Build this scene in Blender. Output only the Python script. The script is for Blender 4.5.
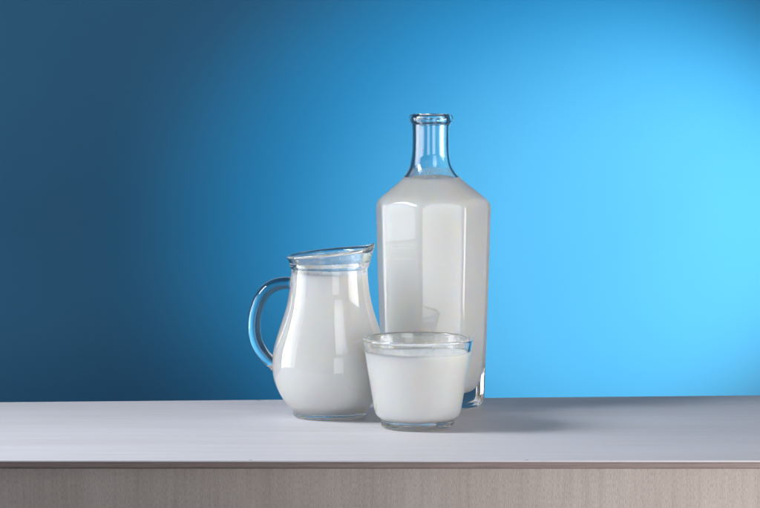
import bpy, bmesh, math, random
from mathutils import Vector, Matrix
random.seed(4)
sc = bpy.context.scene
for o in list(bpy.data.objects): bpy.data.objects.remove(o)
COL = sc.collection

# ------------------------------------------------------------------ camera
cam = bpy.data.cameras.new('camera'); cam_o = bpy.data.objects.new('camera', cam); COL.objects.link(cam_o)
cam.sensor_width = 36; cam.lens = 36 * 2533 / 760
cam.clip_start = 0.05; cam.clip_end = 100
cam_o.location = (0, -2.2, 0.298)
cam_o.rotation_euler = (math.radians(90) - 0.075, 0, 0)
sc.camera = cam_o

# ------------------------------------------------------------------ world, lamps, exposure
w = bpy.data.worlds.new('World'); sc.world = w; w.use_nodes = True
bg = w.node_tree.nodes['Background']
bg.inputs[0].default_value = (0.50, 0.70, 1.0, 1); bg.inputs[1].default_value = 0.06

def aim(o, target):
    d = Vector(target) - o.location
    o.rotation_euler = d.to_track_quat('-Z', 'Y').to_euler()
def area(name, loc, target, sx, sy, power, col, spread=180):
    l = bpy.data.lights.new(name, 'AREA'); l.shape = 'RECTANGLE'; l.size = sx; l.size_y = sy
    l.energy = power; l.color = col; l.spread = math.radians(spread)
    o = bpy.data.objects.new(name, l); COL.objects.link(o); o.location = loc; aim(o, target); return o
def spot(name, loc, target, power, col, angle, blend, radius):
    l = bpy.data.lights.new(name, 'SPOT'); l.energy = power; l.color = col
    l.spot_size = math.radians(angle); l.spot_blend = blend; l.shadow_soft_size = radius
    o = bpy.data.objects.new(name, l); COL.objects.link(o); o.location = loc; aim(o, target); return o
# daylight window on the left (two casements), softbox front right, a lamp on the backdrop; the fills, blue light and apron light are added
area('window_light', (-1.00, -0.34, 0.86), (0, -0.30, 0.0), 0.36, 0.50, 3.7, (0.90, 0.95, 1.0), 80)
for wy in (-0.42, -0.20, 0.02, 0.24):                      # the tall panes of the garden door on the left
    area('door_pane_light', (-1.30, wy, 0.12), (0, wy - 0.42, 0.12), 0.205, 1.05, 1.7, (0.92, 0.96, 1.0), 90)
area('softbox', (0.80, -2.45, 0.02), (0.15, -0.05, 0.08), 0.85, 1.10, 10.5, (0.97, 0.98, 1.0))
area('added_front_fill', (0.48, -1.10, 0.62), (0.03, -0.12, 0.03), 0.50, 0.45, 0.40, (0.96, 0.98, 1.0), 62)  # added fill that lifts the milk fronts, no softbox known here
area('added_right_fill', (1.10, -0.42, 0.13), (0.05, -0.30, 0.12), 0.70, 0.50, 2.0, (1.0, 0.97, 0.94), 75)  # added area light, brightens the right sides of the vessels
spot('backdrop_lamp', (1.30, -0.50, 0.20), (0.305, 0.9, 0.07), 110, (1.0, 0.79, 0.56), 22, 0.95, 0.05)
spot('added_blue_light', (1.30, -0.50, 0.20), (0.236, 0.9, 0.12), 100, (0.0, 0.74, 0.96), 25, 0.75, 0.05)  # added tinted light, deepens the blue across the middle of the backdrop
spot('added_apron_light', (0.80, -0.9, -0.45), (0.32, -0.308, -0.06), 33, (1.0, 0.97, 0.94), 40, 1.0, 0.06)  # added low light, makes the front board brighter towards the right

sc.view_settings.view_transform = 'Standard'; sc.view_settings.look = 'None'
sc.view_settings.exposure = 0.0; sc.view_settings.gamma = 1.0
sc.render.engine = 'CYCLES'
cy = sc.cycles
cy.max_bounces = 24; cy.transmission_bounces = 20; cy.glossy_bounces = 10; cy.diffuse_bounces = 5
cy.transparent_max_bounces = 16; cy.caustics_reflective = True; cy.caustics_refractive = True
cy.blur_glossy = 0.3; cy.sample_clamp_indirect = 6.0; cy.use_denoising = True

# ------------------------------------------------------------------ materials
def mat(name):
    m = bpy.data.materials.new(name); m.use_nodes = True
    nt = m.node_tree; return m, nt, nt.nodes['Principled BSDF']
def N(nt, t, **kw):
    n = nt.nodes.new(t)
    for k, v in kw.items(): setattr(n, k, v)
    return n
def ramp(nt, stops):
    r = N(nt, 'ShaderNodeValToRGB'); e = r.color_ramp.elements
    while len(e) < len(stops): e.new(0.5)
    for i, (p, c) in enumerate(stops): e[i].position = p; e[i].color = (*c, 1)
    return r
def coords(nt, scale):
    t = N(nt, 'ShaderNodeTexCoord'); m = N(nt, 'ShaderNodeMapping'); m.inputs['Scale'].default_value = scale
    nt.links.new(t.outputs['Object'], m.inputs['Vector']); return m.outputs[0]
def noise(nt, vec, scale, detail=6, rough=0.6, dist=0.0):
    n = N(nt, 'ShaderNodeTexNoise'); n.inputs['Scale'].default_value = scale; n.inputs['Detail'].default_value = detail
    n.inputs['Roughness'].default_value = rough; n.inputs['Distortion'].default_value = dist
    nt.links.new(vec, n.inputs['Vector']); return n.outputs['Fac']

def make_glass():
    m, nt, b = mat('clear_glass')
    b.inputs['Base Color'].default_value = (0.985, 0.995, 0.992, 1)
    b.inputs['Roughness'].default_value = 0.0; b.inputs['IOR'].default_value = 1.5
    b.inputs['Transmission Weight'].default_value = 1.0
    v = coords(nt, (1, 1, 1)); n = noise(nt, v, 45, 2, 0.5)
    bp = N(nt, 'ShaderNodeBump'); bp.inputs['Strength'].default_value = 0.03; bp.inputs['Distance'].default_value = 0.002
    nt.links.new(n, bp.inputs['Height']); nt.links.new(bp.outputs[0], b.inputs['Normal'])
    return m
def make_milk():
    m, nt, b = mat('milk')
    b.inputs['Base Color'].default_value = (0.985, 0.975, 0.95, 1)
    b.inputs['Roughness'].default_value = 0.35
    b.inputs['Subsurface Weight'].default_value = 1.0
    b.inputs['Subsurface Radius'].default_value = (1.0, 0.8, 0.5)
    b.inputs['Subsurface Scale'].default_value = 0.014
    return m
def make_film():
    m, nt, b = mat('milk_film')
    b.inputs['Base Color'].default_value = (0.93, 0.92, 0.90, 1); b.inputs['Roughness'].default_value = 0.4
    tr = N(nt, 'ShaderNodeBsdfTransparent'); mx = N(nt, 'ShaderNodeMixShader')
    n = noise(nt, coords(nt, (1, 1, 0.45)), 160, 4, 0.6, 0.6); n2 = noise(nt, coords(nt, (1, 1, 0.7)), 45, 2, 0.5)
    r = ramp(nt, [(0.34, (0.10,) * 3), (0.52, (0.24,) * 3), (0.72, (0.40,) * 3)]); nt.links.new(n, r.inputs[0])
    r2 = ramp(nt, [(0.30, (0.45,) * 3), (0.65, (1.0,) * 3)]); nt.links.new(n2, r2.inputs[0])
    mu = N(nt, 'ShaderNodeMixRGB', blend_type='MULTIPLY'); mu.inputs[0].default_value = 1
    nt.links.new(r.outputs[0], mu.inputs[1]); nt.links.new(r2.outputs[0], mu.inputs[2])
    nt.links.new(mu.outputs[0], mx.inputs[0]); nt.links.new(tr.outputs[0], mx.inputs[1]); nt.links.new(b.outputs[0], mx.inputs[2])
    nt.links.new(mx.outputs[0], nt.nodes['Material Output'].inputs[0])
    return m
def make_backdrop():
    m, nt, b = mat('blue_paper')
    v = coords(nt, (1, 1, 1)); n = noise(nt, v, 3.0, 3, 0.5)
    r = ramp(nt, [(0.3, (0.125, 0.485, 0.86)), (0.7, (0.140, 0.510, 0.89))])
    nt.links.new(n, r.inputs[0]); nt.links.new(r.outputs[0], b.inputs['Base Color'])
    b.inputs['Roughness'].default_value = 0.6; b.inputs['Specular IOR Level'].default_value = 0.25
    f = noise(nt, v, 900, 2, 0.5); bp = N(nt, 'ShaderNodeBump'); bp.inputs['Strength'].default_value = 0.05; bp.inputs['Distance'].default_value = 0.0005
    nt.links.new(f, bp.inputs['Height']); nt.links.new(bp.outputs[0], b.inputs['Normal'])
    return m
def make_tabletop():
    m, nt, b = mat('whitewashed_wood')
    v1 = coords(nt, (2.2, 60, 20)); g = noise(nt, v1, 3.2, 8, 0.65, 0.5)
    v2 = coords(nt, (0.8, 9, 9)); g2 = noise(nt, v2, 2.5, 4, 0.55, 0.8)
    v3 = coords(nt, (26, 420, 60)); g3 = noise(nt, v3, 2.0, 4, 0.7, 0.3)
    r = ramp(nt, [(0.28, (0.585, 0.562, 0.58)), (0.48, (0.625, 0.61, 0.645)), (0.70, (0.65, 0.637, 0.674))])
    nt.links.new(g, r.inputs[0])
    r2 = ramp(nt, [(0.35, (0.93, 0.91, 0.90)), (0.65, (1, 1, 1))]); nt.links.new(g2, r2.inputs[0])
    r3 = ramp(nt, [(0.32, (0.93, 0.915, 0.91)), (0.44, (1, 1, 1))]); nt.links.new(g3, r3.inputs[0])
    x = N(nt, 'ShaderNodeMixRGB', blend_type='MULTIPLY'); x.inputs[0].default_value = 1
    y = N(nt, 'ShaderNodeMixRGB', blend_type='MULTIPLY'); y.inputs[0].default_value = 1
    nt.links.new(r.outputs[0], x.inputs[1]); nt.links.new(r2.outputs[0], x.inputs[2])
    nt.links.new(x.outputs[0], y.inputs[1]); nt.links.new(r3.outputs[0], y.inputs[2])
    nt.links.new(y.outputs[0], b.inputs['Base Color'])
    b.inputs['Roughness'].default_value = 0.55; b.inputs['Specular IOR Level'].default_value = 0.3
    bp = N(nt, 'ShaderNodeBump'); bp.inputs['Strength'].default_value = 0.25; bp.inputs['Distance'].default_value = 0.0006
    nt.links.new(g3, bp.inputs['Height']); nt.links.new(bp.outputs[0], b.inputs['Normal'])
    return m
def make_edge():
    m, nt, b = mat('edge_wood')
    v = coords(nt, (8, 200, 200)); g = noise(nt, v, 4, 5, 0.6)
    r = ramp(nt, [(0.3, (0.20, 0.15, 0.14)), (0.7, (0.30, 0.235, 0.22))]); nt.links.new(g, r.inputs[0])
    nt.links.new(r.outputs[0], b.inputs['Base Color']); b.inputs['Roughness'].default_value = 0.6
    return m
def make_panel(name, tint):
    m, nt, b = mat(name)
    v1 = coords(nt, (1500, 1500, 330)); g = noise(nt, v1, 1.0, 3, 0.6)          # short vertical pores
    v2 = coords(nt, (26, 26, 5)); g2 = noise(nt, v2, 1.0, 5, 0.6)             # broad figure
    v3 = coords(nt, (320, 320, 14)); g3 = noise(nt, v3, 1.0, 4, 0.6)
    r = ramp(nt, [(0.32, tuple(c * 0.80 for c in tint)), (0.52, tint), (0.75, tuple(min(1, c * 1.07) for c in tint))])
    nt.links.new(g, r.inputs[0])
    r2 = ramp(nt, [(0.3, (0.86, 0.84, 0.83)), (0.7, (1, 1, 1))]); nt.links.new(g2, r2.inputs[0])
    r3 = ramp(nt, [(0.3, (0.90, 0.89, 0.88)), (0.6, (1, 1, 1))]); nt.links.new(g3, r3.inputs[0])
    x = N(nt, 'ShaderNodeMixRGB', blend_type='MULTIPLY'); x.inputs[0].default_value = 1
    y = N(nt, 'ShaderNodeMixRGB', blend_type='MULTIPLY'); y.inputs[0].default_value = 1
    nt.links.new(r.outputs[0], x.inputs[1]); nt.links.new(r2.outputs[0], x.inputs[2])
    nt.links.new(x.outputs[0], y.inputs[1]); nt.links.new(r3.outputs[0], y.inputs[2])
    nt.links.new(y.outputs[0], b.inputs['Base Color'])
    b.inputs['Roughness'].default_value = 0.7; b.inputs['Specular IOR Level'].default_value = 0.25
    bp = N(nt, 'ShaderNodeBump'); bp.inputs['Strength'].default_value = 0.5; bp.inputs['Distance'].default_value = 0.0005
    nt.links.new(g, bp.inputs['Height']); nt.links.new(bp.outputs[0], b.inputs['Normal'])
    return m
GLASS = make_glass(); MILK = make_milk(); FILM = make_film(); PAPER = make_backdrop(); TOP = make_tabletop(); EDGE = make_edge()
PANEL = make_panel('apron_wood', (0.475, 0.418, 0.388))

# ------------------------------------------------------------------ helpers
def obj(name, me, material, parent=None):
    o = bpy.data.objects.new(name, me); COL.objects.link(o)
    me.materials.append(material)
    if parent: o.parent = parent
    return o
def thing(name, label, cat, loc, rz=0.0):
    o = bpy.data.objects.new(name, None); COL.objects.link(o); o.empty_display_size = 0.02
    o.location = loc; o.rotation_euler = (0, 0, rz); o['label'] = label; o['category'] = cat
    return o
def catmull(pts, n):
    """smooth open curve through (r, z) points; a point given as (r, z, 'c') is a crisp corner"""
    out = []
    P = [(p[0], p[1]) for p in pts]; C = [len(p) > 2 for p in pts]
    for i in range(len(P) - 1):
        p1, p2 = P[i], P[i + 1]
        p0 = P[i - 1] if i > 0 and not C[i] else p1
        p3 = P[i + 2] if i + 2 < len(P) and not C[i + 1] else p2
        for k in range(n):
            t = k / n
            m1 = [(p2[a] - p0[a]) * 0.5 for a in (0, 1)]; m2 = [(p3[a] - p1[a]) * 0.5 for a in (0, 1)]
            h00 = 2*t**3 - 3*t*t + 1; h10 = t**3 - 2*t*t + t; h01 = -2*t**3 + 3*t*t; h11 = t**3 - t*t
            out.append(tuple(h00*p1[a] + h10*m1[a] + h01*p2[a] + h11*m2[a] for a in (0, 1)))
    out.append(P[-1])
    return out
def revolve(profile, seg=160, fn=None):
    """closed surface of revolution; the profile starts and ends on the axis. fn(theta, r, z, i) -> Vector"""
    bm = bmesh.new(); rings = []
    for i, (r, z) in enumerate(profile):
        if r < 1e-6:
            rings.append([bm.verts.new(fn(0, 0, z, i) if fn else (0, 0, z))])
        else:
            ring = []
            for k in range(seg):
                th = 2 * math.pi * k / seg
                ring.append(bm.verts.new(fn(th, r, z, i) if fn else (r * math.cos(th), r * math.sin(th), z)))
            rings.append(ring)
    for a, b in zip(rings, rings[1:]):
        for k in range(seg):
            k2 = (k + 1) % seg
            if len(a) == 1 and len(b) == 1: continue
            if len(a) == 1: bm.faces.new((a[0], b[k2], b[k]))
            elif len(b) == 1: bm.faces.new((a[k], a[k2], b[0]))
            else: bm.faces.new((a[k], a[k2], b[k2], b[k]))
    bmesh.ops.recalc_face_normals(bm, faces=bm.faces)
    me = bpy.data.meshes.new('m'); bm.to_mesh(me); bm.free()
    me.polygons.foreach_set('use_smooth', [True] * len(me.polygons)); me.update()
    return me
def prism(poly, z0, z1, bevel=0.0, seg=2):
    bm = bmesh.new()
    lo = [bm.verts.new((x, y, z0)) for x, y in poly]; hi = [bm.verts.new((x, y, z1)) for x, y in poly]
    n = len(poly); bm.faces.new(lo[::-1]); bm.faces.new(hi)
    for i in range(n): bm.faces.new((lo[i], lo[(i + 1) % n], hi[(i + 1) % n], hi[i]))
    if bevel: bmesh.ops.bevel(bm, geom=bm.edges[:], offset=bevel, segments=seg, affect='EDGES', profile=0.5)
    bmesh.ops.recalc_face_normals(bm, faces=bm.faces)
    me = bpy.data.meshes.new('m'); bm.to_mesh(me); bm.free(); return me

# ------------------------------------------------------------------ backdrop
def backdrop():
    bm = bmesh.new(); nx, path = 24, []
    # a hanging sheet of paper, sweeping forward near the floor far below the table top
    for k in range(15): path.append((0.90, 1.5 - k * 0.14))
    for k in range(1, 9):
        a = k / 8 * math.pi / 2
        path.append((0.90 - 0.22 * (1 - math.cos(a)), -0.46 - 0.22 * math.sin(a)))
    grid = [[bm.verts.new((-1.5 + 3.0 * i / nx, y, z)) for i in range(nx + 1)] for y, z in path]
    for a, b in zip(grid, grid[1:]):
        for i in range(nx): bm.faces.new((a[i], b[i], b[i + 1], a[i + 1]))
    bmesh.ops.recalc_face_normals(bm, faces=bm.faces)
    me = bpy.data.meshes.new('m'); bm.to_mesh(me); bm.free()
    me.polygons.foreach_set('use_smooth', [True] * len(me.polygons))
    o = obj('backdrop', me, PAPER); s = o.modifiers.new('thickness', 'SOLIDIFY'); s.thickness = 0.002; s.offset = 0
    o['kind'] = 'structure'
backdrop()

# ------------------------------------------------------------------ table
YF = -0.308
def back_y(x): return 0.0437 + (0.0549 - 0.0326) / 0.3247 * x
tab = thing('wooden_table', 'whitewashed wooden table with horizontal grain top and beige front board under the milk vessels', 'table', (0, YF, -0.30))
off = Vector((0, -YF, 0.30))
def put(me):
    me.transform(Matrix.Translation(off)); return me
XL, XR = -0.62, 0.62
obj('tabletop', put(prism([(XL, YF), (XR, YF), (XR, back_y(XR)), (XL, back_y(XL))], -0.0016, 0.0, 0.0005)), TOP, tab)
obj('edge_band', put(prism([(XL + .001, YF + .0004), (XR - .001, YF + .0004), (XR - .001, back_y(XR) - .001), (XL + .001, back_y(XL) - .001)], -0.0062, -0.0016, 0.0012)), EDGE, tab)
obj('front_board', put(prism([(XL + .004, YF + .0020), (XR - .004, YF + .0020), (XR - .004, YF + .02), (XL + .004, YF + .02)], -0.30, -0.0063, 0.0006)), PANEL, tab)
obj('side_board', put(prism([(XL + .004, YF + .0202), (XL + .02, YF + .0202), (XL + .02, back_y(XL) - .012), (XL + .004, back_y(XL) - .012)], -0.30, -0.0063, 0.0006)), PANEL, tab)
obj('side_board', put(prism([(XR - .02, YF + .0202), (XR - .004, YF + .0202), (XR - .004, back_y(XR) - .012), (XR - .02, back_y(XR) - .012)], -0.30, -0.0063, 0.0006)), PANEL, tab)

# small chips in the edges of the top
for cx, cy_, a in ((-0.1075, back_y(-0.1075) - 0.004, 0.0016), (-0.0975, YF + 0.0016, 0.0013), (0.1107, YF + 0.0016, 0.0012)):
    poly = [(cx + a * (1 + 0.3 * math.sin(3 * k)) * math.cos(k * math.pi / 5), cy_ + 0.0007 * (1 + 0.3 * math.cos(2 * k)) * math.sin(k * math.pi / 5)) for k in range(10)]
    obj('edge_chip', put(prism(poly, -0.0005, 0.00012)), EDGE, tab)

# ------------------------------------------------------------------ tall faceted bottle
def oct_r(th, p=58.0):
    s = 0.0
    for k in range(8):
        c = math.cos(th - math.radians(-82 + 45 * k))
        if c > 0: s += c ** p
    return s ** (-1 / p)
OCT = [oct_r(2 * math.pi * k / 320) for k in range(320)]
def bottle_fn(a_of, q=40):
    def fn(th, r, z, i):
        k = int(round(th / (2 * math.pi) * 320)) % 320
        a = a_of(z) * OCT[k]
        rr = (r ** -q + a ** -q) ** (-1 / q) if r > 1e-5 else r
        return Vector((rr * math.cos(th) + drift(z), rr * math.sin(th), z))
    return fn
def a_out(z):
    t = min(1, max(0, (z - 0.005) / 0.165))
    return 0.0428 + 0.0050 * (1.25 * t - 0.25 * t * t)
def drift(z):                                              # the neck sits a little off the middle of the body
    t = min(1, max(0, (0.215 - z) / 0.04)); return 0.0019 * t * t * (3 - 2 * t)
bot = thing('milk_bottle', 'tall clear glass bottle with faceted sides and narrow flared neck, full of white milk', 'bottle', (0.0443, 0.0, 0.0005))
outer = [(0, 0.0022), (0.020, 0.0022), (0.033, 0.0018), (0.0385, 0.0), (0.0420, 0.0008), (0.0455, 0.0040), (0.0510, 0.0085), (0.070, 0.016), (0.090, 0.03), (0.100, 0.08), (0.100, 0.138),
         (0.080, 0.1535), (0.066, 0.1645), (0.0545, 0.1742), (0.0432, 0.1835), (0.0322, 0.1922), (0.0265, 0.1972), (0.0226, 0.2018), (0.0198, 0.2062), (0.0180, 0.2110), (0.0169, 0.2175), (0.0164, 0.2250), (0.0164, 0.2350), (0.0165, 0.2430),
         (0.0169, 0.2455), (0.0184, 0.2470), (0.0192, 0.2493), (0.0189, 0.2516), (0.0176, 0.2534), (0.0160, 0.2538), (0.0147, 0.2527), (0.0142, 0.2500)]
inner = [(0.0138, 0.2430), (0.0137, 0.2350), (0.0138, 0.2250), (0.0143, 0.2175), (0.0154, 0.2105), (0.0170, 0.2055), (0.0196, 0.2008), (0.0234, 0.1957), (0.0290, 0.1905), (0.0400, 0.1812),
         (0.0510, 0.1720), (0.0625, 0.1625), (0.078, 0.1500), (0.095, 0.136), (0.095, 0.11), (0.0900, 0.080), (0.062, 0.062), (0.0470, 0.051), (0.0405, 0.041), (0.0360, 0.032), (0.0320, 0.024), (0.0275, 0.0175), (0.019, 0.0135), (0, 0.0125)]
po, pi_ = catmull(outer, 5), catmull(inner, 5)
n_out = len(po)
fo = bottle_fn(a_out); fi = bottle_fn(lambda z: a_out(z) - 0.0056, 14)
def fb(th, r, z, i): return fo(th, r, z, i) if i < n_out else fi(th, r, z, i)
obj('glass_body', revolve(po + pi_, 320, fb), GLASS, bot)
def inner_part(prof, z_top):
    return [p for p in prof if p[1] < z_top]
mlev = 0.1975
mp = inner_part(pi_, mlev)
top = [(0, mlev - 0.0006), (0.010, mlev - 0.0006), (0.0185, mlev - 0.0004), (0.0212, mlev), (0.0222, mlev + 0.0007)]
fm = bottle_fn(lambda z: a_out(z) - 0.0052, 14)
def uneven(a, base=None):
    def fn(th, r, z, i):
        if 2 <= i <= 5: z += a * (math.sin(2 * th + 0.7) * 0.5 + math.sin(5 * th + 2.1) * 0.3 + math.sin(11 * th) * 0.2) * (0.3 if i == 2 else 1)
        return base(th, r, z, i) if base else Vector((r * math.cos(th), r * math.sin(th), z))
    return fn
def droplets(spots, parent):
    for (x, y, z, r) in spots:
        bm = bmesh.new()
        bmesh.ops.create_uvsphere(bm, u_segments=14, v_segments=10, radius=r, matrix=Matrix.Translation((x, y, z)) @ Matrix.Diagonal((1, 1, 1.25, 1)))
        me = bpy.data.meshes.new('m'); bm.to_mesh(me); bm.free()
        me.polygons.foreach_set('use_smooth', [True] * len(me.polygons)); obj('milk_drop', me, MILK, parent)
def on_wall(prof, z, ang, r):
    a = min(prof, key=lambda p: abs(p[1] - z)); rr = a[0] - r * 0.25
    return (rr * math.cos(ang), rr * math.sin(ang), z, r)
def film(prof, z0, z1, fn=None, i0=10000, seg=160):
    """the smear of milk left on the inner wall above the liquid, a hair inside the glass"""
    pts = [p for p in prof if z0 < p[1] < z1]
    bm = bmesh.new(); rings = []
    for (r, z) in pts:
        r -= 0.00025; ring = []
        for k in range(seg):
            th = 2 * math.pi * k / seg
            ring.append(bm.verts.new(fn(th, r, z, i0) if fn else (r * math.cos(th), r * math.sin(th), z)))
        rings.append(ring)
    for a, b in zip(rings, rings[1:]):
        for k in range(seg): bm.faces.new((a[k], a[(k + 1) % seg], b[(k + 1) % seg], b[k]))
    bmesh.ops.recalc_face_normals(bm, faces=bm.faces)
    me = bpy.data.meshes.new('m'); bm.to_mesh(me); bm.free()
    me.polygons.foreach_set('use_smooth', [True] * len(me.polygons)); return me
def grow(p, d=0.0004):
    return [(r + d if r > 1e-6 else r, z - (d if z < 0.02 else 0)) for r, z in p]
obj('milk', revolve(top + grow(mp), 320, uneven(0.0004, fm)), MILK, bot)

upper = [p for p in pi_ if p[1] > 0.198]
obj('milk_film', film(pi_, mlev + 0.0004, 0.2065, fb), FILM, bot)
droplets([on_wall(upper, 0.2225, -2.10, 0.0006), on_wall(upper, 0.2120, -1.85, 0.0004), on_wall(upper, 0.2045, -2.05, 0.0006), on_wall(upper, 0.2030, -1.72, 0.0005), on_wall(upper, 0.2040, -1.45, 0.0004), on_wall(upper, 0.2070, -1.2, 0.0004), on_wall(upper, 0.2180, -0.9, 0.0004)]
    , bot)

# ------------------------------------------------------------------ jug
JX, JY = -0.0427, -0.070
jug = thing('milk_jug', 'round bellied clear glass jug with loop handle and pouring spout, full of white milk', 'jug', (JX, JY, 0.0005))
jo = [(0, 0.0030), (0.016, 0.0028), (0.0250, 0.0018), (0.0288, 0.0), (0.0308, 0.0012), (0.0312, 0.0032), (0.0325, 0.0058), (0.0358, 0.0100), (0.0402, 0.0160), (0.0442, 0.0235), (0.0472, 0.0320), (0.0485, 0.0410),
      (0.0483, 0.0500), (0.0466, 0.0600), (0.0430, 0.0720), (0.0394, 0.0830), (0.0364, 0.0930), (0.0343, 0.1030), (0.0330, 0.1130), (0.0324, 0.1205), (0.0322, 0.1252),
      (0.0330, 0.1262), (0.0337, 0.1273), (0.0335, 0.1286), (0.0336, 0.1298), (0.0343, 0.1316), (0.0354, 0.1335), (0.0361, 0.1348), (0.0358, 0.1360), (0.0345, 0.1362)]
ji = [(0.0328, 0.1342), (0.0314, 0.1305), (0.0305, 0.1280), (0.0298, 0.1250), (0.0295, 0.1195), (0.0300, 0.1120), (0.0313, 0.1030), (0.0334, 0.0930), (0.0364, 0.0830), (0.0401, 0.0720), (0.0433, 0.0600), (0.0450, 0.0500),
      (0.0452, 0.0410), (0.0441, 0.0320), (0.0414, 0.0240), (0.0374, 0.0178), (0.0325, 0.0132), (0.0270, 0.0109), (0.016, 0.0100), (0, 0.0098)]
Z0 = 0.1262
def jug_fn(th, r, z, i):
    x, y = r * math.cos(th), r * math.sin(th)
    if z > Z0:
        t = (z - Z0) / (0.1360 - Z0)
        phi = math.atan2(y, x)
        wgt = math.exp(-(phi / math.radians(30)) ** 2)
        rr = r + (t ** 0.9 * 0.0024 if i < len(jpo) else t * 0.0010) * wgt - 0.0008 * t * math.exp(-((abs(phi) - math.radians(62)) / math.radians(24)) ** 2)
        x, y = rr * math.cos(th), rr * math.sin(th)
        z = z + t * 0.105 * (x + 0.034) + t * t * math.exp(-(phi / math.radians(24)) ** 2) * 0.0040 - t * 0.0012 * max(0, math.cos(phi)) * wgt
    return Vector((x, y, z))
jpo, jpi = catmull(jo, 5), catmull(ji, 5)
obj('glass_body', revolve(jpo + jpi, 192, jug_fn), GLASS, jug)
jl = 0.1212
jtop = [(0, jl - 0.0006), (0.020, jl - 0.0006), (0.0265, jl - 0.0004), (0.0288, jl), (0.0298, jl + 0.0008)]
obj('milk', revolve(jtop + grow(inner_part(jpi, jl)), 192, uneven(0.0005)), MILK, jug)
obj('milk_film', film(jpi, jl + 0.0004, 0.1345, jug_fn), FILM, jug)
# handle: solid glass rod, sections along a centreline in the plane of the handle
def handle():
    K = 0.842e-3
    pts = [(293.0, 281.8), (287, 281.8), (280, 282.4), (273.0, 284.8), (265.5, 290.0), (259.5, 299), (255.6, 310), (253.8, 321), (254.2, 333), (257.2, 344), (262.8, 353.2), (269.5, 360), (275.5, 364.4)]
    P = [((x - 329.5) * K, (416.0 - y) * K) for x, y in pts]
    c = catmull(P, 6)
    bm = bmesh.new(); rings = []; seg = 32; n = len(c)
    for i, (x, z) in enumerate(c):
        a = c[max(0, i - 1)]; b = c[min(n - 1, i + 1)]
        t = Vector((b[0] - a[0], 0, b[1] - a[1])).normalized(); nrm = Vector((-t.z, 0, t.x)); s = i / (n - 1)
        rad = 0.0049 + 0.0007 * math.sin(math.pi * s) + 0.0010 * max(0, 1 - s / 0.07) ** 2 + 0.0012 * max(0, 1 - (1 - s) / 0.08) ** 2
        wid = rad * 1.25
        rings.append([bm.verts.new(Vector((x, 0, z)) + nrm * rad * math.cos(2*math.pi*k/seg) + Vector((0, 1, 0)) * wid * math.sin(2*math.pi*k/seg)) for k in range(seg)])
    for a, b in zip(rings, rings[1:]):
        for k in range(seg): bm.faces.new((a[k], a[(k+1) % seg], b[(k+1) % seg], b[k]))
    bm.faces.new(rings[0][::-1]); bm.faces.new(rings[-1])
    bmesh.ops.recalc_face_normals(bm, faces=bm.faces)
    me = bpy.data.meshes.new('m'); bm.to_mesh(me); bm.free()
    me.polygons.foreach_set('use_smooth', [True] * len(me.polygons)); return me
obj('handle', handle(), GLASS, jug)

# ------------------------------------------------------------------ drinking glass
gl = thing('drinking_glass', 'short wide clear glass tumbler tapering to a thick foot, nearly full of white milk', 'glass', (0.0310, -0.1330, 0.0005))
go = [(0, 0.0026), (0.016, 0.0024), (0.0255, 0.0016), (0.0278, 0.0), (0.0298, 0.0010), (0.0303, 0.0030), (0.0303, 0.0058), (0.0310, 0.0076), (0.0332, 0.0090), (0.0350, 0.0116), (0.0360, 0.0160), (0.0374, 0.0240), (0.0392, 0.0350),
      (0.0410, 0.0460), (0.0428, 0.0570), (0.0442, 0.0655), (0.0448, 0.0692), (0.0453, 0.0710), (0.0454, 0.0725), (0.0447, 0.0736), (0.0438, 0.0736)]
gi = [(0.0430, 0.0725), (0.0425, 0.0706), (0.0418, 0.0655), (0.0404, 0.0570), (0.0386, 0.0460), (0.0368, 0.0350), (0.0350, 0.0240), (0.0336, 0.0170), (0.0318, 0.0128), (0.0285, 0.0106), (0.018, 0.0098), (0, 0.0096)]
gpo, gpi = catmull(go, 5), catmull(gi, 5)
obj('glass_body', revolve(gpo + gpi, 192), GLASS, gl)
ll = 0.0622
gt = [(0, ll - 0.0006), (0.030, ll - 0.0006), (0.0380, ll - 0.0004), (0.0404, ll), (0.0416, ll + 0.0008)]
obj('milk', revolve(gt + grow(inner_part(gpi, ll)), 192, uneven(0.0005)), MILK, gl)
obj('milk_film', film(gpi, ll + 0.0004, 0.0706), FILM, gl)
